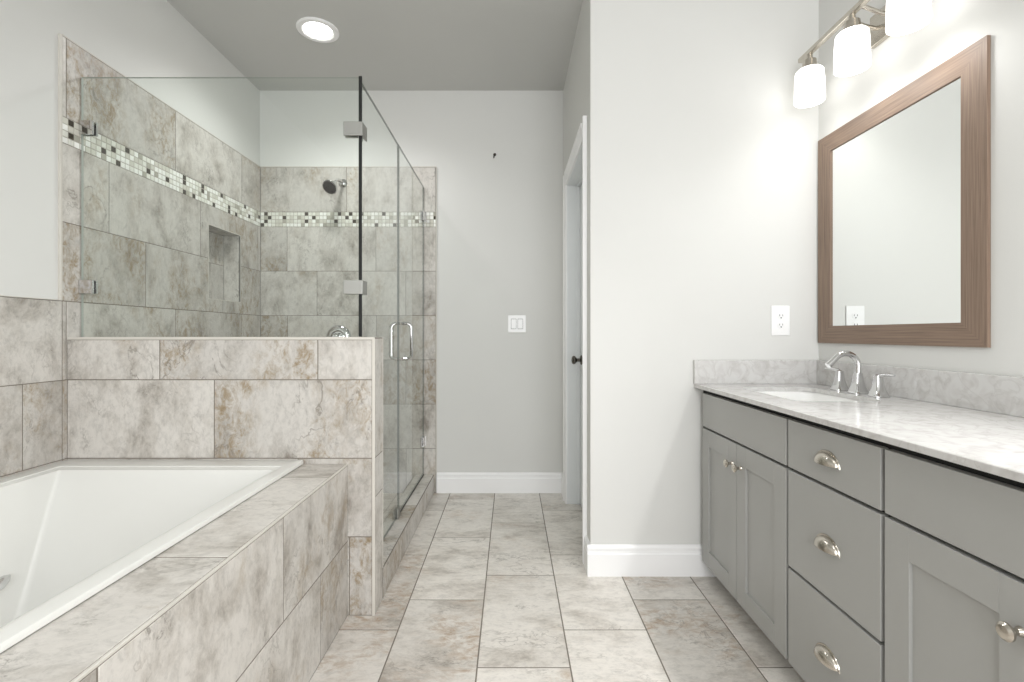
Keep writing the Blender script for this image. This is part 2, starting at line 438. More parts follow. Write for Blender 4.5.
# ---- left wall with niche recess
mb = MB()
x0, x1 = XLP-0.2, XLP
q = 0.004
mb.box(x0, x1, -2.0, NI[0]-q, 0, ZC); mb.box(x0, x1, NI[1]+q, 3.6, 0, ZC)
mb.box(x0, x1, NI[0]-q, NI[1]+q, 0, NI[2]-q); mb.box(x0, x1, NI[0]-q, NI[1]+q, NI[3]+q, ZC)
mb.box(x0, XL-ND-0.004, NI[0]-q, NI[1]+q, NI[2]-q, NI[3]+q)
wl = structure(mb.build('wall_left', M['paint']))
# shower tiles on the left wall (u = -y so that u x v points into the room)
SY0 = 1.872
rowsS = [(k*PT, (k+1)*PT) for k in range(6)] + [(1.944, 2.255)]
def jn(y): return y
TLn = 0.615
jS = [jn(2.50), jn(2.30), jn(2.09), jn(2.504), jn(2.30), jn(2.09), jn(2.504)]
mb = MB()
rl = tile_rects(SY0, YBT, 0.0, 2.255, rowsS, TLn, jS, NI)
lay_tiles(mb, (XL, 0, 0), (0, 1, 0), (0, 0, 1), rl, 0.0035)
# close the tile thickness at the top and front edges
mb.face([(XL-0.0009, SY0, 2.255), (XL-0.0009, YBT, 2.255), (XLP, YBT, 2.255), (XLP, SY0, 2.255)], 1)
mb.build('shower_tile', [M['tile'], M['grout']], wl, fix=False, sharp=None)
mb = MB(); mosaic(mb, (XL, 0, 0), (0, 1, 0), (0, 0, 1), SY0, YBT, 1.842)
mb.build('mosaic_band', [M['mosaic'], M['mosaic_grout']], wl, fix=False, sharp=None)
# tub splash tiles
mb = MB()
rl = tile_rects(-1.2, SY0, 0.0, 1.229, rowsS[:4], TLn, [jn(1.5), jn(1.3), jn(1.72), jn(1.515)])
lay_tiles(mb, (XL, 0, 0), (0, 1, 0), (0, 0, 1), rl, 0.0035)
mb.face([(XL-0.0009, -1.2, 1.229), (XL-0.0009, SY0, 1.229), (XLP, SY0, 1.229), (XLP, -1.2, 1.229)], 0)
mb.build('tub_splash_tile', [M['tile'], M['grout']], wl, fix=False, sharp=None)
mb = MB()
mb.box(XLP, XL+0.001, SY0-0.009, SY0, 1.229, 2.258, 0, 0.001); mb.box(XLP, XL+0.001, SY0, YBT, 2.255, 2.260, 0)
mb.box(XLP, XL+0.0005, -1.2, SY0-0.009, 1.229, 1.232, 0)
mb.build('edge_trim', M['edge'], wl)
# niche lining
mb = MB()
XN = XL-ND
lay_tiles(mb, (XN, 0, 0), (0, 1, 0), (0, 0, 1), tile_rects(NI[0], NI[1], NI[2], NI[3], [(1.229, 1.536), (1.536, 1.842)], TLn, [2.70, 2.65]), 0.0035)
lay_tiles(mb, (0, NI[1], 0), (1, 0, 0), (0, 0, 1), tile_rects(XN, XL-0.0009, NI[2], NI[3], [(1.229, 1.842)], 2.0, [-3.0]), 0.001)
lay_tiles(mb, (0, NI[0], 0), (-1, 0, 0), (0, 0, 1), tile_rects(-XL+0.0009, -XN, NI[2], NI[3], [(1.229, 1.842)], 2.0, [1.0]), 0.001)
lay_tiles(mb, (0, 0, NI[2]), (1, 0, 0), (0, 1, 0), tile_rects(XN, XL-0.0009, NI[0], NI[1], [(NI[0], NI[1])], 2.0, [-3.0]), 0.001)
lay_tiles(mb, (0, 0, NI[3]), (1, 0, 0), (0, -1, 0), tile_rects(XN, XL-0.0009, -NI[1], -NI[0], [(-NI[1], -NI[0])], 2.0, [-3.0]), 0.001)
mb.build('niche_lining', [M['tile'], M['grout']], wl, fix=False, sharp=None)
mb = MB()
e = 0.004
for a in ((NI[0]-e, NI[0], NI[2]-e, NI[3]+e), (NI[1], NI[1]+e, NI[2]-e, NI[3]+e), (NI[0], NI[1], NI[2]-e, NI[2]), (NI[0], NI[1], NI[3], NI[3]+e)):
    mb.box(XL-0.008, XL+0.001, *a)
mb.build('niche_trim', M['edge'], wl)

# ---- back wall
mb = MB(); mb.box(-2.0, 1.6, YB, YB+0.14, 0, ZC); wb = structure(mb.build('wall_back', M['paint']))
BX1 = -0.520
mb = MB()
rl = tile_rects(XL, BX1, 0, 2.255, rowsS, TLn, [-1.34, -1.55, -1.343, -1.547, -1.343, -1.55, -1.138])
lay_tiles(mb, (0, YBT, 0), (1, 0, 0), (0, 0, 1), rl, 0.0035)
mb.build('shower_tile', [M['tile'], M['grout']], wb, fix=False, sharp=None)
mb = MB(); mosaic(mb, (0, YBT, 0), (1, 0, 0), (0, 0, 1), XL, BX1, 1.842)
mb.build('mosaic_band', [M['mosaic'], M['mosaic_grout']], wb, fix=False, sharp=None)
mb = MB(); mb.box(BX1, BX1+0.005, YBT-0.001, YB, 0.13, 2.260); mb.box(XL, BX1, YBT-0.001, YB, 2.255, 2.260)
mb.build('edge_trim', M['edge'], wb)

# ---- vanity wall, unseen rear wall with added window, partition with doorway
mb = MB(); mb.box(XR, XR+0.14, -2.0, YB, 0, ZC); structure(mb.build('wall_right', M['paint']))
mb = MB()
wx0, wx1, wz0, wz1 = -0.60, 1.30, 0.65, 2.45
mb.box(XLP, wx0, REAR-0.14, REAR, 0, ZC); mb.box(wx1, XR, REAR-0.14, REAR, 0, ZC)
mb.box(wx0, wx1, REAR-0.14, REAR, 0, wz0); mb.box(wx0, wx1, REAR-0.14, REAR, wz1, ZC)
structure(mb.build('wall_rear', M['paint']))
mb = MB()
for a in ((wx0, wx0+0.05, wz0, wz1), (wx1-0.05, wx1, wz0, wz1), (wx0+0.05, wx1-0.05, wz0, wz0+0.05), (wx0+0.05, wx1-0.05, wz1-0.05, wz1), (0.325, 0.375, wz0+0.05, wz1-0.05)):
    mb.box(a[0], a[1], REAR-0.1, REAR-0.05, a[2], a[3], 0, 0.003)
structure(mb.build('added_window', M['trim']))  # out-of-view window frame, added to go with the area light behind the camera
PW = 0.115
DY0, DY1, DZ = 2.40, 3.13, 2.06
mb = MB()
mb.box(XP, XR, YP, YP+PW, 0, ZC)
mb.box(XP, XP+PW, YP+PW, DY0-0.02, 0, ZC); mb.box(XP, XP+PW, DY1+0.02, YB, 0, ZC); mb.box(XP, XP+PW, DY0-0.02, DY1+0.02, DZ+0.02, ZC)
structure(mb.build('wall_partition', M['paint']))

# ---- door, jamb and casing in the partition's side
mb = MB()
mb.box(XP, XP+PW, DY1, DY1+0.02, 0, DZ+0.02, 0, 0.002); mb.box(XP, XP+PW, DY0-0.02, DY0, 0, DZ+0.02, 0, 0.002); mb.box(XP, XP+PW, DY0, DY1, DZ, DZ+0.02, 0, 0.002)
mb.box(XP+0.062, XP+0.082, DY1-0.012, DY1, 0, DZ-0.012, 0, 0.002); mb.box(XP+0.062, XP+0.082, DY0, DY1-0.012, DZ-0.012, DZ, 0, 0.002)
mb.box(XP+0.062, XP+0.082, DY0, DY0+0.012, 0, DZ-0.012, 0, 0.002)
structure(mb.build('trim_1', M['door']))
def casing_prof(o, i):   # across the board: o outer, i inner
    return [(XP, o), (XP-0.019, o), (XP-0.019, o+(i-o)*0.25), (XP-0.014, o+(i-o)*0.35), (XP-0.012, o+(i-o)*0.85), (XP-0.009, i), (XP, i)]
mb = MB()
mb.prism([(x, y) for x, y in casing_prof(DY0-0.085, DY0-0.005)], 'z', 0, DZ+0.085)
mb.prism([(x, y) for x, y in casing_prof(DY1+0.085, DY1+0.005)], 'z', 0, DZ+0.085)
mb.prism([(x, z) for x, z in casing_prof(DZ+0.085, DZ+0.005)], 'y', DY0-0.004, DY1+0.004)
structure(mb.build('trim_2', M['trim']))
mb = MB()
dx = XP+0.083
mb.box(dx+0.006, dx+0.032, DY0+0.003, DY1-0.003, 0.008, DZ-0.004)
for (a, b, c, d) in ((DY0+0.003, DY0+0.11, 0.008, DZ-0.004), (DY1-0.11, DY1-0.003, 0.008, DZ-0.004), (DY0+0.11, DY1-0.11, 0.008, 0.2), (DY0+0.11, DY1-0.11, 0.88, 1.05), (DY0+0.11, DY1-0.11, DZ-0.13, DZ-0.004)):
    mb.box(dx, dx+0.006, a, b, c, d, 0, 0.0)
d1 = structure(mb.build('door_1', M['door']))
mb = MB(); ky = 3.05; kz = 0.936
mb.lathe([(0.030, 0), (0.030, 0.006), (0.024, 0.010), (0.011, 0.013), (0.010, 0.030), (0.018, 0.036), (0.026, 0.044), (0.027, 0.054), (0.020, 0.062), (0.004, 0.065)], (dx, ky, kz), '-x', 24)
mb.build('door_knob', M['dark_nickel'], d1)

# ---- baseboards
BH = 0.139
def base_prof(d): return [(0, 0), (d*1.0, 0), (d*1.0, BH-0.040), (d*0.70, BH-0.034), (d*0.62, BH-0.022), (d*0.85, BH-0.018), (d*0.80, BH-0.010), (d*0.4, BH-0.002), (d*0.3, BH), (0, BH)]
mb = MB(); mb.prism([(YB-a, z) for a, z in base_prof(0.016)], 'x', BX1+0.006, XP); structure(mb.build('baseboard_back', M['trim']))
mb = MB(); mb.prism([(YP-a, z) for a, z in base_prof(0.016)], 'x', XP-0.016, 0.945)
mb.prism([(XP-a, z) for a, z in base_prof(0.016)], 'y', YP, DY0-0.086)
mb.prism([(XP-a, z) for a, z in base_prof(0.016)], 'y', DY1+0.086, YB-0.016)
structure(mb.build('baseboard_partition', M['trim']))

# ---- half wall between tub and shower
mb = MB(); mb.box(XLP, HWX-0.002, HWY0+0.002, HWY1-0.002, 0, HWZ-0.002)
hw = structure(mb.build('wall_half', M['grout']))
rowsH = [(0, PT), (PT, 2*PT), (2*PT, 3*PT), (3*PT, 1.2)]
mb = MB()
lay_tiles(mb, (0, HWY0, 0), (1, 0, 0), (0, 0, 1), tile_rects(XL, HWX-0.010, 0, HWZ-0.009, rowsH, 0.618, [-1.25, -1.45, -1.16, -1.373]), 0.004)
lay_tiles(mb, (HWX, 0, 0), (0, 1, 0), (0, 0, 1), tile_rects(HWY0+0.004, HWY1-0.004, 0, HWZ-0.004, [(0, 0.46), (0.46, 0.615), (0.615, 1.2)], 3.0, [1.0, 1.0, 1.0]), 0.003)
lay_tiles(mb, (0, 0, HWZ), (1, 0, 0), (0, 1, 0), tile_rects(XL, HWX-0.004, HWY0+0.004, HWY1-0.004, [(HWY0+0.004, HWY1-0.004)], 0.618, [-1.373]), 0.004)
lay_tiles(mb, (0, HWY1, 0), (-1, 0, 0), (0, 0, 1), tile_rects(-HWX+0.010, -XL, 0, HWZ-0.009, rowsH, 0.618, [1.25, 1.45, 1.16, 1.373]), 0.004)
mb.build('wall_tile', [M['tile'], M['grout']], hw, fix=False, sharp=None)
mb = MB()
mb.box(XL, HWX, HWY0-0.001, HWY0+0.004, HWZ-0.009, HWZ+0.001); mb.box(XL, HWX, HWY1-0.004, HWY1+0.001, HWZ-0.009, HWZ+0.001)
mb.box(HWX-0.010, HWX+0.001, HWY0-0.001, HWY0+0.004, 0, HWZ-0.009); mb.box(HWX-0.010, HWX+0.001, HWY1-0.004, HWY1+0.001, 0.128, HWZ-0.009)
mb.build('edge_trim', M['edge'], hw)

# ---- shower curb and shower floor
CZ = 0.127
mb = MB(); mb.box(-0.660, HWX-0.002, HWY1+0.002, YBT-0.001, 0.0005, CZ-0.002)
cb = structure(mb.build('trim_3', M['grout']), 'tiled curb under the shower door', 'curb')
mb = MB()
lay_tiles(mb, (HWX, 0, 0), (0, 1, 0), (0, 0, 1), tile_rects(HWY1+0.002, YBT-0.001, 0, CZ-0.003, [(0, CZ)], 0.611, [2.43]), 0.003)
lay_tiles(mb, (0, 0, CZ), (0, -1, 0), (1, 0, 0), tile_rects(-YBT+0.001, -HWY1-0.002, -0.660, HWX-0.003, [(-0.660, HWX-0.003)], 0.611, [-2.75]), 0.003)
lay_tiles(mb, (-0.662, 0, 0), (0, -1, 0), (0, 0, 1), tile_rects(-YBT+0.001, -HWY1-0.002, 0, CZ-0.003, [(0, CZ)], 0.611, [-2.43]), 0.003)
mb.build('curb_tile', [M['tile'], M['grout']], cb, fix=False, sharp=None)

# ------------------------------------------------------------------ tub surround
TX1 = -0.805
ts = thing('tub_surround', (DECK_X, 1.2, 0), 'low tiled deck and apron built along the side of the white bathtub', 'tub deck')
mb = MB()
mb.box(-0.79, DECK_X-0.002, -1.0, HWY0-0.001, 0.001, DECK_Z-0.002, 1)
lay_tiles(mb, (DECK_X, 0, 0), (0, 1, 0), (0, 0, 1), tile_rects(-1.0, HWY0-0.001, 0.001, DECK_Z-0.006, [(-0.014, 0.293), (0.293, 0.6)], 0.611, [1.62, 1.357]), 0.004)
mb.build('apron', [M['tile'], M['grout']], ts, fix=False, sharp=None)
mb = MB()
lay_tiles(mb, (0, 0, DECK_Z), (0, -1, 0), (1, 0, 0), tile_rects(-HWY0+0.001, 1.0, -0.83, DECK_X-0.006, [(-0.83, DECK_X-0.006)], 0.611, [-1.10]), 0.004)
mb.box(-0.83, -0.79, -1.0, HWY0-0.001, DECK_Z-0.03, DECK_Z-0.002, 1)
mb.build('deck_top', [M['tile'], M['grout']], ts, fix=False, sharp=None)
mb = MB(); mb.box(DECK_X-0.006, DECK_X+0.0005, -1.0, HWY0-0.001, DECK_Z-0.006, DECK_Z+0.0005, 0, 0.0015)
mb.build('edge_trim', M['edge'], ts)

# ------------------------------------------------------------------ bathtub
bt = thing('bathtub', (-1.27, 0.95, 0.1), 'white rectangular drop-in bathtub with sloping sides beside the half wall', 'bathtub')
mb = MB()
X0, X1, Y0, Y1 = XL+0.002, TX1, 0.02, HWY0-0.003
ix0, ix1, iy0, iy1 = -1.648, -0.866, 0.14, 1.765
Zr = 0.611
def lp(x0, x1, y0, y1, z, r): return rrect(x0, x1, y0, y1, z, r, 5)
mb.loft([lp(X0+0.004, X1-0.004, Y0+0.004, Y1-0.004, DECK_Z+0.001, 0.010), lp(X0, X1, Y0, Y1, DECK_Z+0.004, 0.014), lp(X0, X1, Y0, Y1, Zr-0.005, 0.014),
         lp(X0+0.002, X1-0.002, Y0+0.002, Y1-0.002, Zr-0.001, 0.012), lp(X0+0.006, X1-0.006, Y0+0.006, Y1-0.006, Zr, 0.010),
         lp(ix0-0.022, ix1+0.020, iy0-0.026, iy1+0.030, Zr, 0.012), lp(ix0-0.020, ix1+0.018, iy0-0.02, iy1+0.027, Zr-0.003, 0.012),
         lp(ix0-0.002, ix1+0.001, iy0-0.002, iy1+0.002, Zr-0.008, 0.012), lp(ix0, ix1, iy0, iy1, Zr-0.012, 0.012),
         lp(ix0+0.022, ix1-0.03, iy0+0.05, iy1-0.060, 0.50, 0.014), lp(ix0+0.062, ix1-0.075, iy0+0.15, iy1-0.17, 0.30, 0.018),
         lp(ix0+0.082, ix1-0.095, iy0+0.20, iy1-0.225, 0.20, 0.022), lp(ix0+0.096, ix1-0.11, iy0+0.22, iy1-0.245, 0.175, 0.03),
         lp(ix0+0.13, ix1-0.14, iy0+0.26, iy1-0.28, 0.165, 0.03)], 0, False, True)
mb.build('basin', M['acrylic'], bt, sharp=28)
ax = Vector((1, 0, 0.20)).normalized()
mb = MB(); ov = Vector((ix0+0.062, 1.500, 0.325))
mb.tube([ov+Vector((0.002, -0.09, -0.022)), ov+Vector((0.0, -0.05, -0.012)), ov+Vector((0, 0, 0)), ov+Vector((0, 0.020, 0.007)), ov+Vector((0, 0.032, 0.012))], [0.010, 0.019, 0.019, 0.013, 0.003], 18)
mb.build('overflow_plate', M['chrome'], bt)['label'] = 'chrome overflow cover'
mb = MB(); mb.lathe([(0.038, 0.0), (0.036, 0.005), (0.028, 0.007), (0.026, 0.012), (0.004, 0.015)], (-1.26, 0.95, 0.1652), 'z', 28)
mb.build('drain', M['chrome'], bt)['label'] = 'chrome drain'

# ------------------------------------------------------------------ shower glass
GX, GY, GT = -0.606, 1.950, 0.010
GZ = 2.135
def pane(mb, poly, axis, a, b):
    """glass slab: clear faces, dark green edges"""
    n0 = len(mb.bm.faces); mb.prism(poly, axis, a, b, 1)
    mb.bm.faces.ensure_lookup_table()
    for f in mb.bm.faces[n0:n0+2]: f.material_index = 0
fp = thing('shower_glass_panel', (-1.17, GY, HWZ), 'frameless glass panel standing on the tiled half wall above the tub', 'glass panel')
mb = MB(); pane(mb, [(XL+0.004, HWZ+0.002), (GX-0.0075, HWZ+0.002), (GX-0.0075, GZ), (XL+0.004, GZ)], 'y', GY, GY+GT)
mb.build('glass_pane', [M['glass'], M['glass_edge']], fp, sharp=None)
for z in (1.930, 1.290):
    mb = MB()
    mb.box(XL+0.0005, XL+0.056, GY-0.009, GY-0.0005, z-0.028, z+0.028, 0, 0.0015); mb.box(XL+0.0005, XL+0.056, GY+GT+0.0005, GY+GT+0.009, z-0.028, z+0.028, 0, 0.0015)
    mb.box(XL+0.0005, XL+0.0035, GY-0.0005, GY+GT+0.0005, z-0.028, z+0.028)
    mb.build('wall_clamp', M['chrome'], fp)
# fixed return panel on the curb, notched round the end of the half wall
sp = thing('shower_glass_panel', (GX, 2.3, CZ), 'fixed glass panel on the curb, between the half wall and the glass door', 'glass panel')
DYA, DYB = GY-0.001, 2.600
SZ = 2.115
mb = MB(); pane(mb, [(DYA+0.004, HWZ+0.002), (HWY1+0.003, HWZ+0.002), (HWY1+0.003, CZ+0.002), (DYB-0.003, CZ+0.002), (DYB-0.003, SZ), (DYA+0.004, SZ)], 'x', GX-GT/2, GX+GT/2)
mb.build('glass_pane', [M['glass'], M['side_edge']], sp, sharp=None)
mb = MB(); mb.box(GX-0.0068, GX+0.0053, GY-0.0032, GY+0.0028, HWZ+0.003, GZ+0.003); mb.build('corner_seal', M['seal'], sp)['label'] = 'black seal strip in the glass corner'
for z in (1.924, 1.288):
    mb = MB()
    mb.box(GX-0.066, GX+0.0105, GY-0.011, GY-0.0035, z-0.028, z+0.028, 0, 0.0015)
    mb.box(GX-0.066, GX-0.0145, GY+GT+0.0005, GY+GT+0.010, z-0.028, z+0.028, 0, 0.0015)
    mb.box(GX+GT/2+0.0005, GX+0.0105, GY-0.0035, GY+0.054, z-0.028, z+0.028, 0, 0.0015)
    mb.box(GX-0.0105, GX-GT/2-0.0005, GY+GT+0.0005, GY+0.054, z-0.028, z+0.028, 0, 0.0015)
    mb.build('corner_clamp', M['satin'], sp)
mb = MB()
for sx in (1, -1):
    mb.box(GX+sx*(GT/2+0.0005), GX+sx*(GT/2+0.009), DYB-0.062, DYB-0.010, CZ+0.0005, CZ+0.052, 0, 0.0015)
mb.build('curb_clamp', M['satin'], sp)
# hinged door
sd = thing('shower_door', (GX, 2.96, CZ), 'frameless glass shower door with chrome D handle, hinged on the tiled back wall', 'shower door')
mb = MB(); pane(mb, [(DYB+0.003, CZ+0.012), (YBT-0.008, CZ+0.012), (YBT-0.008, SZ), (DYB+0.003, SZ)], 'x', GX-GT/2, GX+GT/2)
mb.build('glass_pane', [M['glass'], M['side_edge']], sd, sharp=None)
mb = MB(); mb.box(GX-0.004, GX+0.004, DYB+0.004, YBT-0.009, CZ+0.0005, CZ+0.0115); mb.build('bottom_sweep', M['seal'], sd)
for z in (0.36, 1.91):
    mb = MB()
    for sx in (1, -1):
        mb.box(GX+sx*(GT/2+0.0005), GX+sx*(GT/2+0.010), YBT-0.052, YBT-0.0060, z-0.034, z+0.034, 0, 0.0015)
    mb.box(GX-0.019, GX+0.019, YBT-0.0055, YBT-0.0005, z-0.034, z+0.034, 0, 0.001)
    mb.tube([(GX, YBT-0.009, z-0.03), (GX, YBT-0.009, z+0.03)], 0.0049, 10)
    mb.build('hinge', M['chrome'], sd)
def d_path(sx):
    hy, z0, z1, dp, r = 2.665, 0.962, 1.158, 0.058, 0.026
    xs = GX + sx*(GT/2+0.0002)
    p = [(xs, hy, z0)]
    for i in range(7):
        a = PI/2*i/6; p.append((xs + sx*(dp-r-GT/2+r*math.sin(a)), hy, z0+r-r*math.cos(a)))
    for i in range(7):
        a = PI/2*i/6; p.append((xs + sx*(dp-r-GT/2+r*math.cos(a)), hy, z1-r+r*math.sin(a)))
    p.append((xs, hy, z1)); return p
for sx in (1, -1):
    mb = MB(); mb.tube(d_path(sx), 0.0090, 14)
    mb.build('handle', M['chrome'], sd)

# ------------------------------------------------------------------ shower fittings
sh = thing('showerhead', (-1.17, YBT, 2.14), 'chrome shower head on a short arm above the mosaic band', 'shower head')
SX = -1.163
HZ = 2.143
mb = MB(); mb.lathe([(0.030, 0.0005), (0.030, 0.004), (0.022, 0.012), (0.012, 0.016)], (SX, YBT, HZ), '-y', 24); mb.build('flange', M['chrome'], sh)
pts = [(SX, YBT-0.004, HZ), (SX, YBT-0.05, HZ+0.003)]
for i in range(1, 7): a = math.radians(42)*i/6; pts.append((SX-0.01*i/6, YBT-0.05-0.09*math.sin(a), HZ+0.003-0.09*(1-math.cos(a))))
e_ = Vector(pts[-1]); dn = Vector((-0.18, -0.70, -0.66)).normalized(); pts.append(tuple(e_+dn*0.025))
mb = MB(); mb.tube(pts, 0.010, 14); mb.build('arm', M['chrome'], sh)
mb = MB(); b0 = Vector(pts[-1])
mb.lathe([(0.016, 0), (0.019, 0.008), (0.019, 0.016), (0.014, 0.022), (0.022, 0.030), (0.040, 0.044), (0.049, 0.054), (0.051, 0.064), (0.049, 0.070), (0.044, 0.0705)], b0-dn*0.002, dn, 28, 0, True, False)
hd = mb.build('spray_head', M['chrome'], sh)
mb = MB(); mb.lathe([(0.0438, 0.066), (0.0438, 0.0695), (0.030, 0.071), (0.003, 0.071)], b0, dn, 28)
mb.build('nozzle_face', M['bronze'], hd)['label'] = 'dark nozzle face'
sv = thing('shower_valve', (-1.19, YBT, 1.076), 'round chrome shower valve trim just above the half wall', 'shower valve')
VX = -1.192
mb = MB(); mb.lathe([(0.086, 0.0005), (0.086, 0.004), (0.079, 0.013), (0.066, 0.020), (0.050, 0.022), (0.040, 0.020)], (VX, YBT, 1.076), '-y', 40); mb.build('escutcheon', M['chrome'], sv)
mb = MB(); mb.lathe([(0.034, 0.012), (0.032, 0.030), (0.026, 0.046), (0.026, 0.062), (0.020, 0.068), (0.003, 0.069)], (VX, YBT, 1.076), '-y', 32)
hb = mb.build('handle', M['chrome'], sv)
mb = MB(); mb.tube([(VX, YBT-0.056, 1.076), (VX-0.006, YBT-0.062, 1.040), (VX-0.012, YBT-0.066, 0.992)], [0.010, 0.009, 0.006], 12); mb.build('lever', M['chrome'], hb)

# ------------------------------------------------------------------ ceiling downlight
dl = thing('recessed_light', (-1.073, 2.69, ZC), 'round white recessed ceiling light, lit, above the shower', 'ceiling light')
mb = MB()
prof = [(0.112, ZC-0.0005), (0.112, ZC-0.005), (0.106, ZC-0.009), (0.084, ZC-0.010), (0.076, ZC-0.006), (0.074, ZC-0.003)]
mb.loft([[(-1.073+r*math.cos(2*PI*i/40), 2.69+r*math.sin(2*PI*i/40), z) for i in range(40)] for r, z in prof])
mb.build('trim_ring', M['trim'], dl)
mb = MB(); mb.lathe([(0.0735, ZC-0.0005), (0.0735, ZC-0.004), (0.05, ZC-0.006), (0.003, ZC-0.0065)], (-1.073, 2.69, 0), 'z', 40); mb.build('lens', M['lens'], dl)

# ------------------------------------------------------------------ vanity
CX = 0.857                      # front face of doors and drawers
FX = CX + 0.020                 # face frame
VY0, VY1 = 0.40, YP-0.002
CTZ, CTT = 0.874, 0.017
va = thing('vanity_cabinet', (1.13, 1.3, 0), 'long grey shaker vanity cabinet with three centre drawers under the white counter', 'vanity cabinet')
mb = MB()
zb, zt = 0.080, CTZ-CTT-0.0005
mb.box(FX+0.02, XR-0.002, VY0, VY0+0.018, zb, zt, 0); mb.box(FX+0.02, XR-0.002, VY1-0.018, VY1, zb, zt, 0)
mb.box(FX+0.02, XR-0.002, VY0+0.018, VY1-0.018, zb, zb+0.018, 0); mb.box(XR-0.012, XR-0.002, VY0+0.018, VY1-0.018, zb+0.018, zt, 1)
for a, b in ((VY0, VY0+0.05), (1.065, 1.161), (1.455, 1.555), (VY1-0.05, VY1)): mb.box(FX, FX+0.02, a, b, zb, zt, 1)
for a, b in ((VY0+0.05, 1.065), (1.161, 1.455), (1.555, VY1-0.05)):
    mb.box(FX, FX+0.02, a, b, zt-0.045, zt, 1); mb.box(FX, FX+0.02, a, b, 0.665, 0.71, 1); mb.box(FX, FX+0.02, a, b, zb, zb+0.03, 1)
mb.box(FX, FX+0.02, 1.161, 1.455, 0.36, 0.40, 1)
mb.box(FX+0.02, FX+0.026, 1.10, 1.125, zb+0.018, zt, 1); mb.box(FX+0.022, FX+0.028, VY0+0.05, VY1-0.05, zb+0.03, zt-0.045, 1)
mb.build('body', [M['cabinet'], M['gap_shadow']], va)
mb = MB(); mb.box(FX+0.075, FX+0.093, VY0, VY1, 0.001, zb-0.0005); mb.box(FX+0.093, XR-0.002, VY1-0.018, VY1, 0.001, zb-0.0005); mb.box(FX+0.093, XR-0.002, VY0, VY0+0.018, 0.001, zb-0.0005)
mb.build('toe_kick', M['cabinet'], va)
DT, DB, FT, FB = 0.681, 0.086, 0.836, 0.690
def slab(name, y0, y1, z0, z1):
    mb = MB(); mb.box(CX, FX-0.0005, y0, y1, z0, z1, 0, 0.0015); return mb.build(name, M['cabinet'], va)
def shaker(y0, y1, z0, z1):
    mb = MB(); w = 0.068; xm = CX+0.008
    mb.box(CX, FX-0.0005, y0, y0+w, z0, z1, 0, 0.001); mb.box(CX, FX-0.0005, y1-w, y1, z0, z1, 0, 0.001)
    mb.box(CX, FX-0.0005, y0+w, y1-w, z0, z0+w, 0, 0.001); mb.box(CX, FX-0.0005, y0+w, y1-w, z1-w-0.004, z1, 0, 0.001)
    mb.box(xm, FX-0.003, y0+w-0.004, y1-w+0.004, z0+w-0.004, z1-w)
    return mb.build('door', M['cabinet'], va)
def knob(par, y, z):
    mb = MB(); mb.lathe([(0.009, 0.0005), (0.008, 0.004), (0.0055, 0.008), (0.006, 0.016), (0.012, 0.020), (0.0155, 0.024), (0.0155, 0.028), (0.011, 0.032), (0.002, 0.0335)], (CX, y, z), '-x', 24)
    mb.build('knob', M['nickel'], par)
def cup_pull(par, y, z):
    mb = MB(); a, b, c = 0.046, 0.032, 0.024
    z0 = z-0.014
    na, nb = 20, 8
    def sh_(k, off):
        rows = []
        for i in range(nb+1):
            ph = PI/2*i/nb                      # 0 at the face, pi/2 straight out/down at the lip
            row = []
            for j in range(na+1):
                th = PI*j/na
                yy = a*k*math.cos(th)*1.0
                hh = math.sin(th)
                row.append((CX-0.001-off - c*k*hh*math.sin(ph), y+yy, z0 + b*k*hh*math.cos(ph)))
            rows.append(row)
        return rows
    ro, ri = sh_(1.0, 0.0), sh_(0.92, 0.0)
    mb.loft(ro, 0, closed=False); mb.loft([list(r) for r in ri], 0, closed=False)
    # lip joining the two shells
    mb.loft([ro[-1], ri[-1]], 0, closed=False)
    # flange on the drawer face
    fl = [[(CX-0.0004, y+(a+0.005)*math.cos(PI*j/na), z0-0.003+(b+0.008)*math.sin(PI*j/na)) for j in range(na+1)],
          [(CX-0.003, y+(a+0.004)*math.cos(PI*j/na), z0-0.003+(b+0.007)*math.sin(PI*j/na)) for j in range(na+1)],
          [(CX-0.003, y+a*0.97*math.cos(PI*j/na), z0+b*0.97*math.sin(PI*j/na)) for j in range(na+1)]]
    mb.loft(fl, 0, closed=False)
    mb.build('cup_pull', M['nickel'], par, fix=True, sharp=60)
slab('false_front', 1.509, 2.168, FB, FT)
slab('false_front', 0.452, 1.1105, FB, FT)
mid1, mid3 = 1.8385, 0.781
for (y0, y1, ky_) in ((mid1+0.0015, 2.168, 1.873), (1.509, mid1-0.0015, 1.803), (mid3+0.0015, 1.1105, 0.813), (0.452, mid3-0.0015, 0.748)):
    d = shaker(y0, y1, DB, DT); knob(d, ky_, 0.600)
for z0, z1 in ((FB, FT), (0.386, DT), (DB, 0.377)):
    d = slab('drawer', 1.1225, 1.497, z0, z1); cup_pull(d, 1.310, (z0+z1)/2)

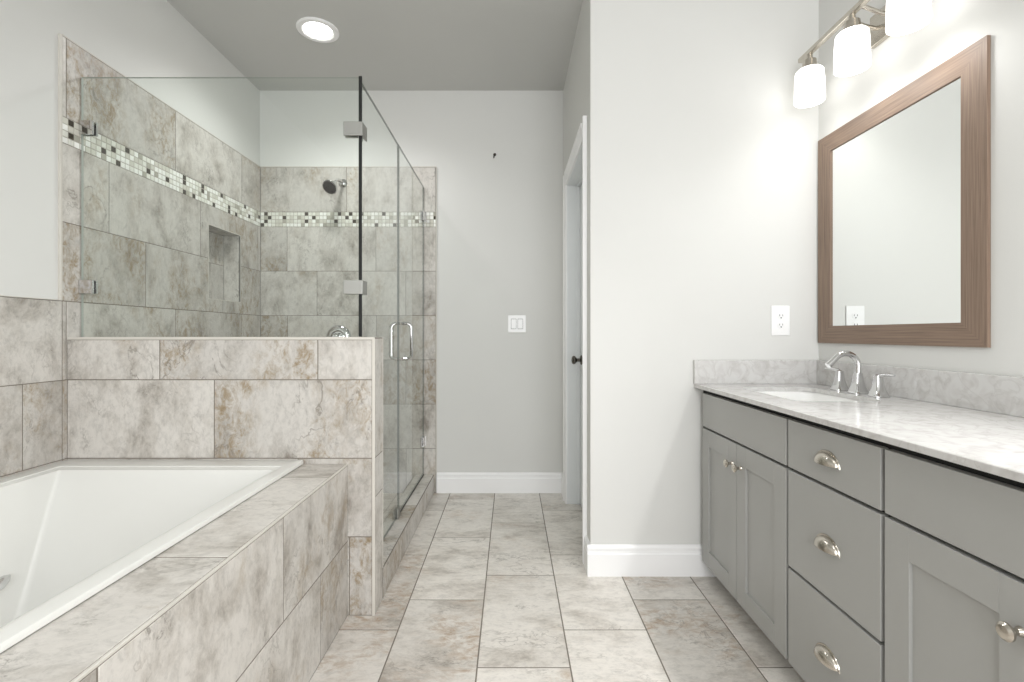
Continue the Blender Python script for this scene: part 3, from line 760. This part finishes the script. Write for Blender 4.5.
# countertop with splashes and an undermount sink
ct = thing('countertop', (1.12, 1.3, CTZ-CTT), 'white speckled quartz countertop with low backsplash on the grey vanity', 'countertop')
CEX = 0.835
sx0, sx1, sy0, sy1 = 0.965, 1.265, 1.625, 2.050
mb = MB()
def cl(x0, x1, y0, y1, z, r): return rrect(x0, x1, y0, y1, z, r, 6)
z0, z1 = CTZ-CTT, CTZ
A = (CEX, XR-0.001, 0.38, YP-0.001)
B = (sx0, sx1, sy0, sy1)
mb.loft([cl(*B, z0, 0.045), cl(*A, z0, 0.001), cl(*A, z1-0.002, 0.001), cl(A[0]+0.002, A[1], A[2]+0.002, A[3], z1, 0.001), cl(*B, z1, 0.045), cl(*B, z0, 0.045)], smooth=False)
mb.build('slab', M['quartz'], ct)
mb = MB(); mb.box(XR-0.021, XR-0.001, 0.38, YP-0.001, CTZ+0.0003, 0.982, 0, 0.0015); mb.build('backsplash', M['quartz'], ct)
mb = MB(); mb.box(CEX-0.004, XR-0.0215, YP-0.021, YP-0.001, CTZ+0.0003, 0.982, 0, 0.0015); mb.build('side_splash', M['quartz'], ct)
sk = thing('sink', (1.115, 1.84, 0.72), 'white rectangular undermount sink set in the countertop', 'sink')
mb = MB()
zt_ = CTZ-CTT-0.0005
o_ = lambda d, z, r: cl(sx0-d, sx1+d, sy0-d, sy1+d, z, r)
mb.loft([o_(0.02, zt_, 0.05), o_(0.003, zt_, 0.045), o_(-0.002, zt_-0.01, 0.045), o_(-0.015, 0.78, 0.06), o_(-0.035, 0.735, 0.07), o_(-0.08, 0.722, 0.06), o_(-0.12, 0.720, 0.02)], 0, False, True)
mb.loft([o_(0.02, zt_, 0.05), o_(0.02, zt_-0.012, 0.05), o_(0.008, zt_-0.02, 0.05), o_(-0.005, 0.77, 0.06), o_(-0.03, 0.72, 0.07), o_(-0.1, 0.712, 0.03)], 0, False, True)
mb.build('basin', M['ceramic'], sk, sharp=60)
mb = MB(); mb.lathe([(0.030, 0), (0.028, 0.003), (0.022, 0.004), (0.020, 0.007), (0.002, 0.009)], (1.115, 1.84, 0.7205), 'z', 24); mb.build('drain', M['chrome'], sk)

# faucet
fa = thing('faucet', (1.32, 1.838, CTZ), 'chrome widespread bathroom faucet with arched spout and two lever handles', 'faucet')
FXX = 1.318
base = [(0.029, 0.0003), (0.029, 0.005), (0.026, 0.008), (0.0195, 0.026), (0.0145, 0.048), (0.0115, 0.078)]
mb = MB()
mb.lathe(base, (FXX, 1.838, CTZ), 'z', 32, square=True)
pts = [(FXX, 1.838, CTZ+0.070)]
cx_, cz_, R_ = FXX-0.048, CTZ+0.104, 0.048
for i in range(15):
    a = math.radians(-10 + 145*i/14)
    pts.append((cx_+R_*math.cos(a), 1.838, cz_+R_*math.sin(a)))
ex, ez = pts[-1][0], pts[-1][2]
dx_, dz_ = -math.sin(math.radians(135)), math.cos(math.radians(135))
pts += [(ex+dx_*0.02, 1.838, ez+dz_*0.02), (ex+dx_*0.046, 1.838, ez+dz_*0.046)]
rad = [0.0108]*len(pts); rad[-1] = 0.0125; rad[-2] = 0.0115
mb.tube(pts, rad, 18)
mb.build('spout', M['chrome'], fa)
for y, s in ((1.940, 1), (1.736, -1)):
    mb = MB()
    mb.lathe([(0.027, 0.0003), (0.027, 0.005), (0.0245, 0.008), (0.018, 0.026), (0.0135, 0.048), (0.011, 0.066), (0.0105, 0.078), (0.004, 0.081)], (FXX, y, CTZ), 'z', 32, square=True)
    h = mb.build('handle', M['chrome'], fa)
    mb = MB(); mb.tube([(FXX, y-0.006*s, CTZ+0.074), (FXX, y+0.012*s, CTZ+0.079), (FXX-0.003, y+0.045*s, CTZ+0.084), (FXX-0.006, y+0.078*s, CTZ+0.083)], [0.0075, 0.0085, 0.0075, 0.0055], 14, ry=0.7)
    mb.build('lever', M['chrome'], h)

# ------------------------------------------------------------------ mirror
mr = thing('framed_mirror', (XR, 1.785, 1.06), 'rectangular mirror in a wide brown wood frame above the sink', 'mirror')
my0, my1, mz0, mz1, fw, fz = 1.4164, 2.196, 1.060, 1.975, 0.083, 0.075
fx0, fx1 = XR-0.012, XR-0.001
mb = MB()
def board(p_out0, p_out1, p_in1, p_in0):
    """mitred board, u runs along its length"""
    (oy0, oz0), (oy1, oz1), (iy1_, iz1), (iy0_, iz0) = p_out0, p_out1, p_in1, p_in0
    along_y = abs(oy1-oy0) > abs(oz1-oz0)
    off = rng.random()*5; ov_ = rng.random()*3
    T = lambda y, z: (y+off, z+ov_) if along_y else (z+off, y+ov_)
    f = [(oy0, oz0), (oy1, oz1), (iy1_, iz1), (iy0_, iz0)]
    mb.face([(fx0, y, z) for y, z in f], 0, [T(y, z) for y, z in f])
    for (ya, za), (yb, zb_) in ((f[0], f[1]), (f[2], f[3])):
        T2 = (lambda y, d: (y+off, d)) if along_y else (lambda z, d: (z+off, d))
        k = 0 if along_y else 1
        mb.face([(fx1, ya, za), (fx1, yb, zb_), (fx0, yb, zb_), (fx0, ya, za)], 0,
                [T2((ya, za)[k], 0), T2((yb, zb_)[k], 0), T2((yb, zb_)[k], 0.023), T2((ya, za)[k], 0.023)])
    mb.face([(fx1, y, z) for y, z in reversed(f)], 0, [T(y, z) for y, z in reversed(f)])
o = [(my0, mz0), (my1, mz0), (my1, mz1), (my0, mz1)]
i_ = [(my0+fw, mz0+fz), (my1-fw, mz0+fz), (my1-fw, mz1-fz), (my0+fw, mz1-fz)]
for k in range(4): board(o[k], o[(k+1) % 4], i_[(k+1) % 4], i_[k])
bmesh.ops.recalc_face_normals(mb.bm, faces=list(mb.bm.faces))
mb.build('frame', M['wood'], mr, fix=False, sharp=20)
mb = MB(); mb.box(XR-0.006, XR-0.002, my0+fw+0.0005, my1-fw-0.0005, mz0+fz+0.0005, mz1-fz-0.0005); mb.build('mirror_glass', M['mirror'], mr)

# ------------------------------------------------------------------ vanity light
vl = thing('vanity_light', (XR, 1.803, 2.26), 'nickel bar wall light with three lit white glass shades above the mirror', 'wall light')
bx, bz = 1.270, 2.297
mb = MB(); mb.box(XR-0.020, XR-0.001, 1.735, 1.871, 2.200, 2.320, 0, 0.004); mb.build('backplate', M['nickel'], vl)
mb = MB(); mb.box(bx-0.011, bx+0.011, 1.475, 2.125, bz-0.009, bz+0.009, 0, 0.002); mb.build('bar', M['nickel'], vl)
for y in (1.765, 1.841):
    mb = MB(); mb.tube([(XR-0.018, y, 2.262), (XR-0.055, y, 2.270), (bx+0.02, y, bz-0.004), (bx+0.004, y, bz)], 0.0075, 12); mb.build('arm', M['nickel'], vl)
for y in (2.059, 1.803, 1.548):
    mb = MB(); mb.lathe([(0.012, bz-0.0095), (0.012, bz-0.030), (0.026, bz-0.034), (0.028, bz-0.062), (0.031, bz-0.066), (0.031, bz-0.071)], (bx, y, 0), 'z', 24); mb.build('socket', M['nickel'], vl)
    mb = MB(); zt = bz-0.0715; hh = 0.138
    pr = [(0.028, zt), (0.046, zt-0.003), (0.053, zt-0.011), (0.056, zt-0.05), (0.0575, zt-hh+0.002), (0.057, zt-hh), (0.054, zt-hh), (0.052, zt-0.05), (0.048, zt-0.016), (0.028, zt-0.008)]
    mb.lathe(pr, (bx, y, 0), 'z', 36, cap0=True, cap1=True); mb.build('shade', M['shade'], vl)

# ------------------------------------------------------------------ outlet, switch, hook
ou = thing('wall_outlet', (1.229, YP, 1.161), 'white duplex power outlet on the pale wall beside the mirror', 'power outlet')
mb = MB(); mb.box(1.229-0.042, 1.229+0.042, YP-0.006, YP-0.0005, 1.161-0.068, 1.161+0.068, 0, 0.003); mb.build('cover_plate', M['plastic'], ou)
for z in (1.161+0.021, 1.161-0.021):
    mb = MB(); mb.lathe([(0.0175, 0.0), (0.0175, 0.0015), (0.0165, 0.002)], (1.229, YP-0.006, z), '-y', 24, ry=0.85); r = mb.build('receptacle', M['plastic'], ou)
    mb = MB()
    mb.box(1.229-0.008, 1.229-0.0058, YP-0.0086, YP-0.0078, z-0.001, z+0.007); mb.box(1.229+0.0058, 1.229+0.008, YP-0.0086, YP-0.0078, z-0.001, z+0.007)
    mb.lathe([(0.003, 0.0018), (0.003, 0.0026)], (1.229, YP-0.006, z-0.008), '-y', 12)
    mb.build('slots', M['slot'], r)
sw = thing('light_switch', (0.0415, YB, 1.17), 'white double rocker light switch on the back wall', 'light switch')
mb = MB(); mb.box(0.0415-0.062, 0.0415+0.062, YB-0.006, YB-0.0005, 1.17-0.060, 1.17+0.060, 0, 0.003); mb.build('cover_plate', M['plastic'], sw)
for s in (-1, 1):
    cxx = 0.0415+s*0.023
    mb = MB(); mb.box(cxx-0.0185, cxx+0.0185, YB-0.0066, YB-0.0062, 1.17-0.0355, 1.17+0.0355); mb.build('rocker_gap', M['slot'], sw)
    mb = MB(); mb.prism([(YB-0.0067, 1.17-0.033), (YB-0.0105, 1.17-0.033), (YB-0.008, 1.17), (YB-0.0085, 1.17+0.033), (YB-0.0067, 1.17+0.033)], 'x', cxx-0.0165, cxx+0.0165); mb.build('rocker', M['plastic'], sw)
hk = thing('wall_hook', (-0.113, YB, 2.33), 'tiny dark hook high on the back wall above the light switch', 'hook')
mb = MB(); mb.lathe([(0.010, 0.0005), (0.010, 0.003), (0.005, 0.006)], (-0.113, YB, 2.345), '-y', 16); mb.build('mount', M['bronze'], hk)
mb = MB(); mb.tube([(-0.113, YB-0.004, 2.345), (-0.115, YB-0.022, 2.340), (-0.118, YB-0.026, 2.322), (-0.118, YB-0.034, 2.312), (-0.116, YB-0.044, 2.318)], 0.004, 10); mb.build('prong', M['bronze'], hk)
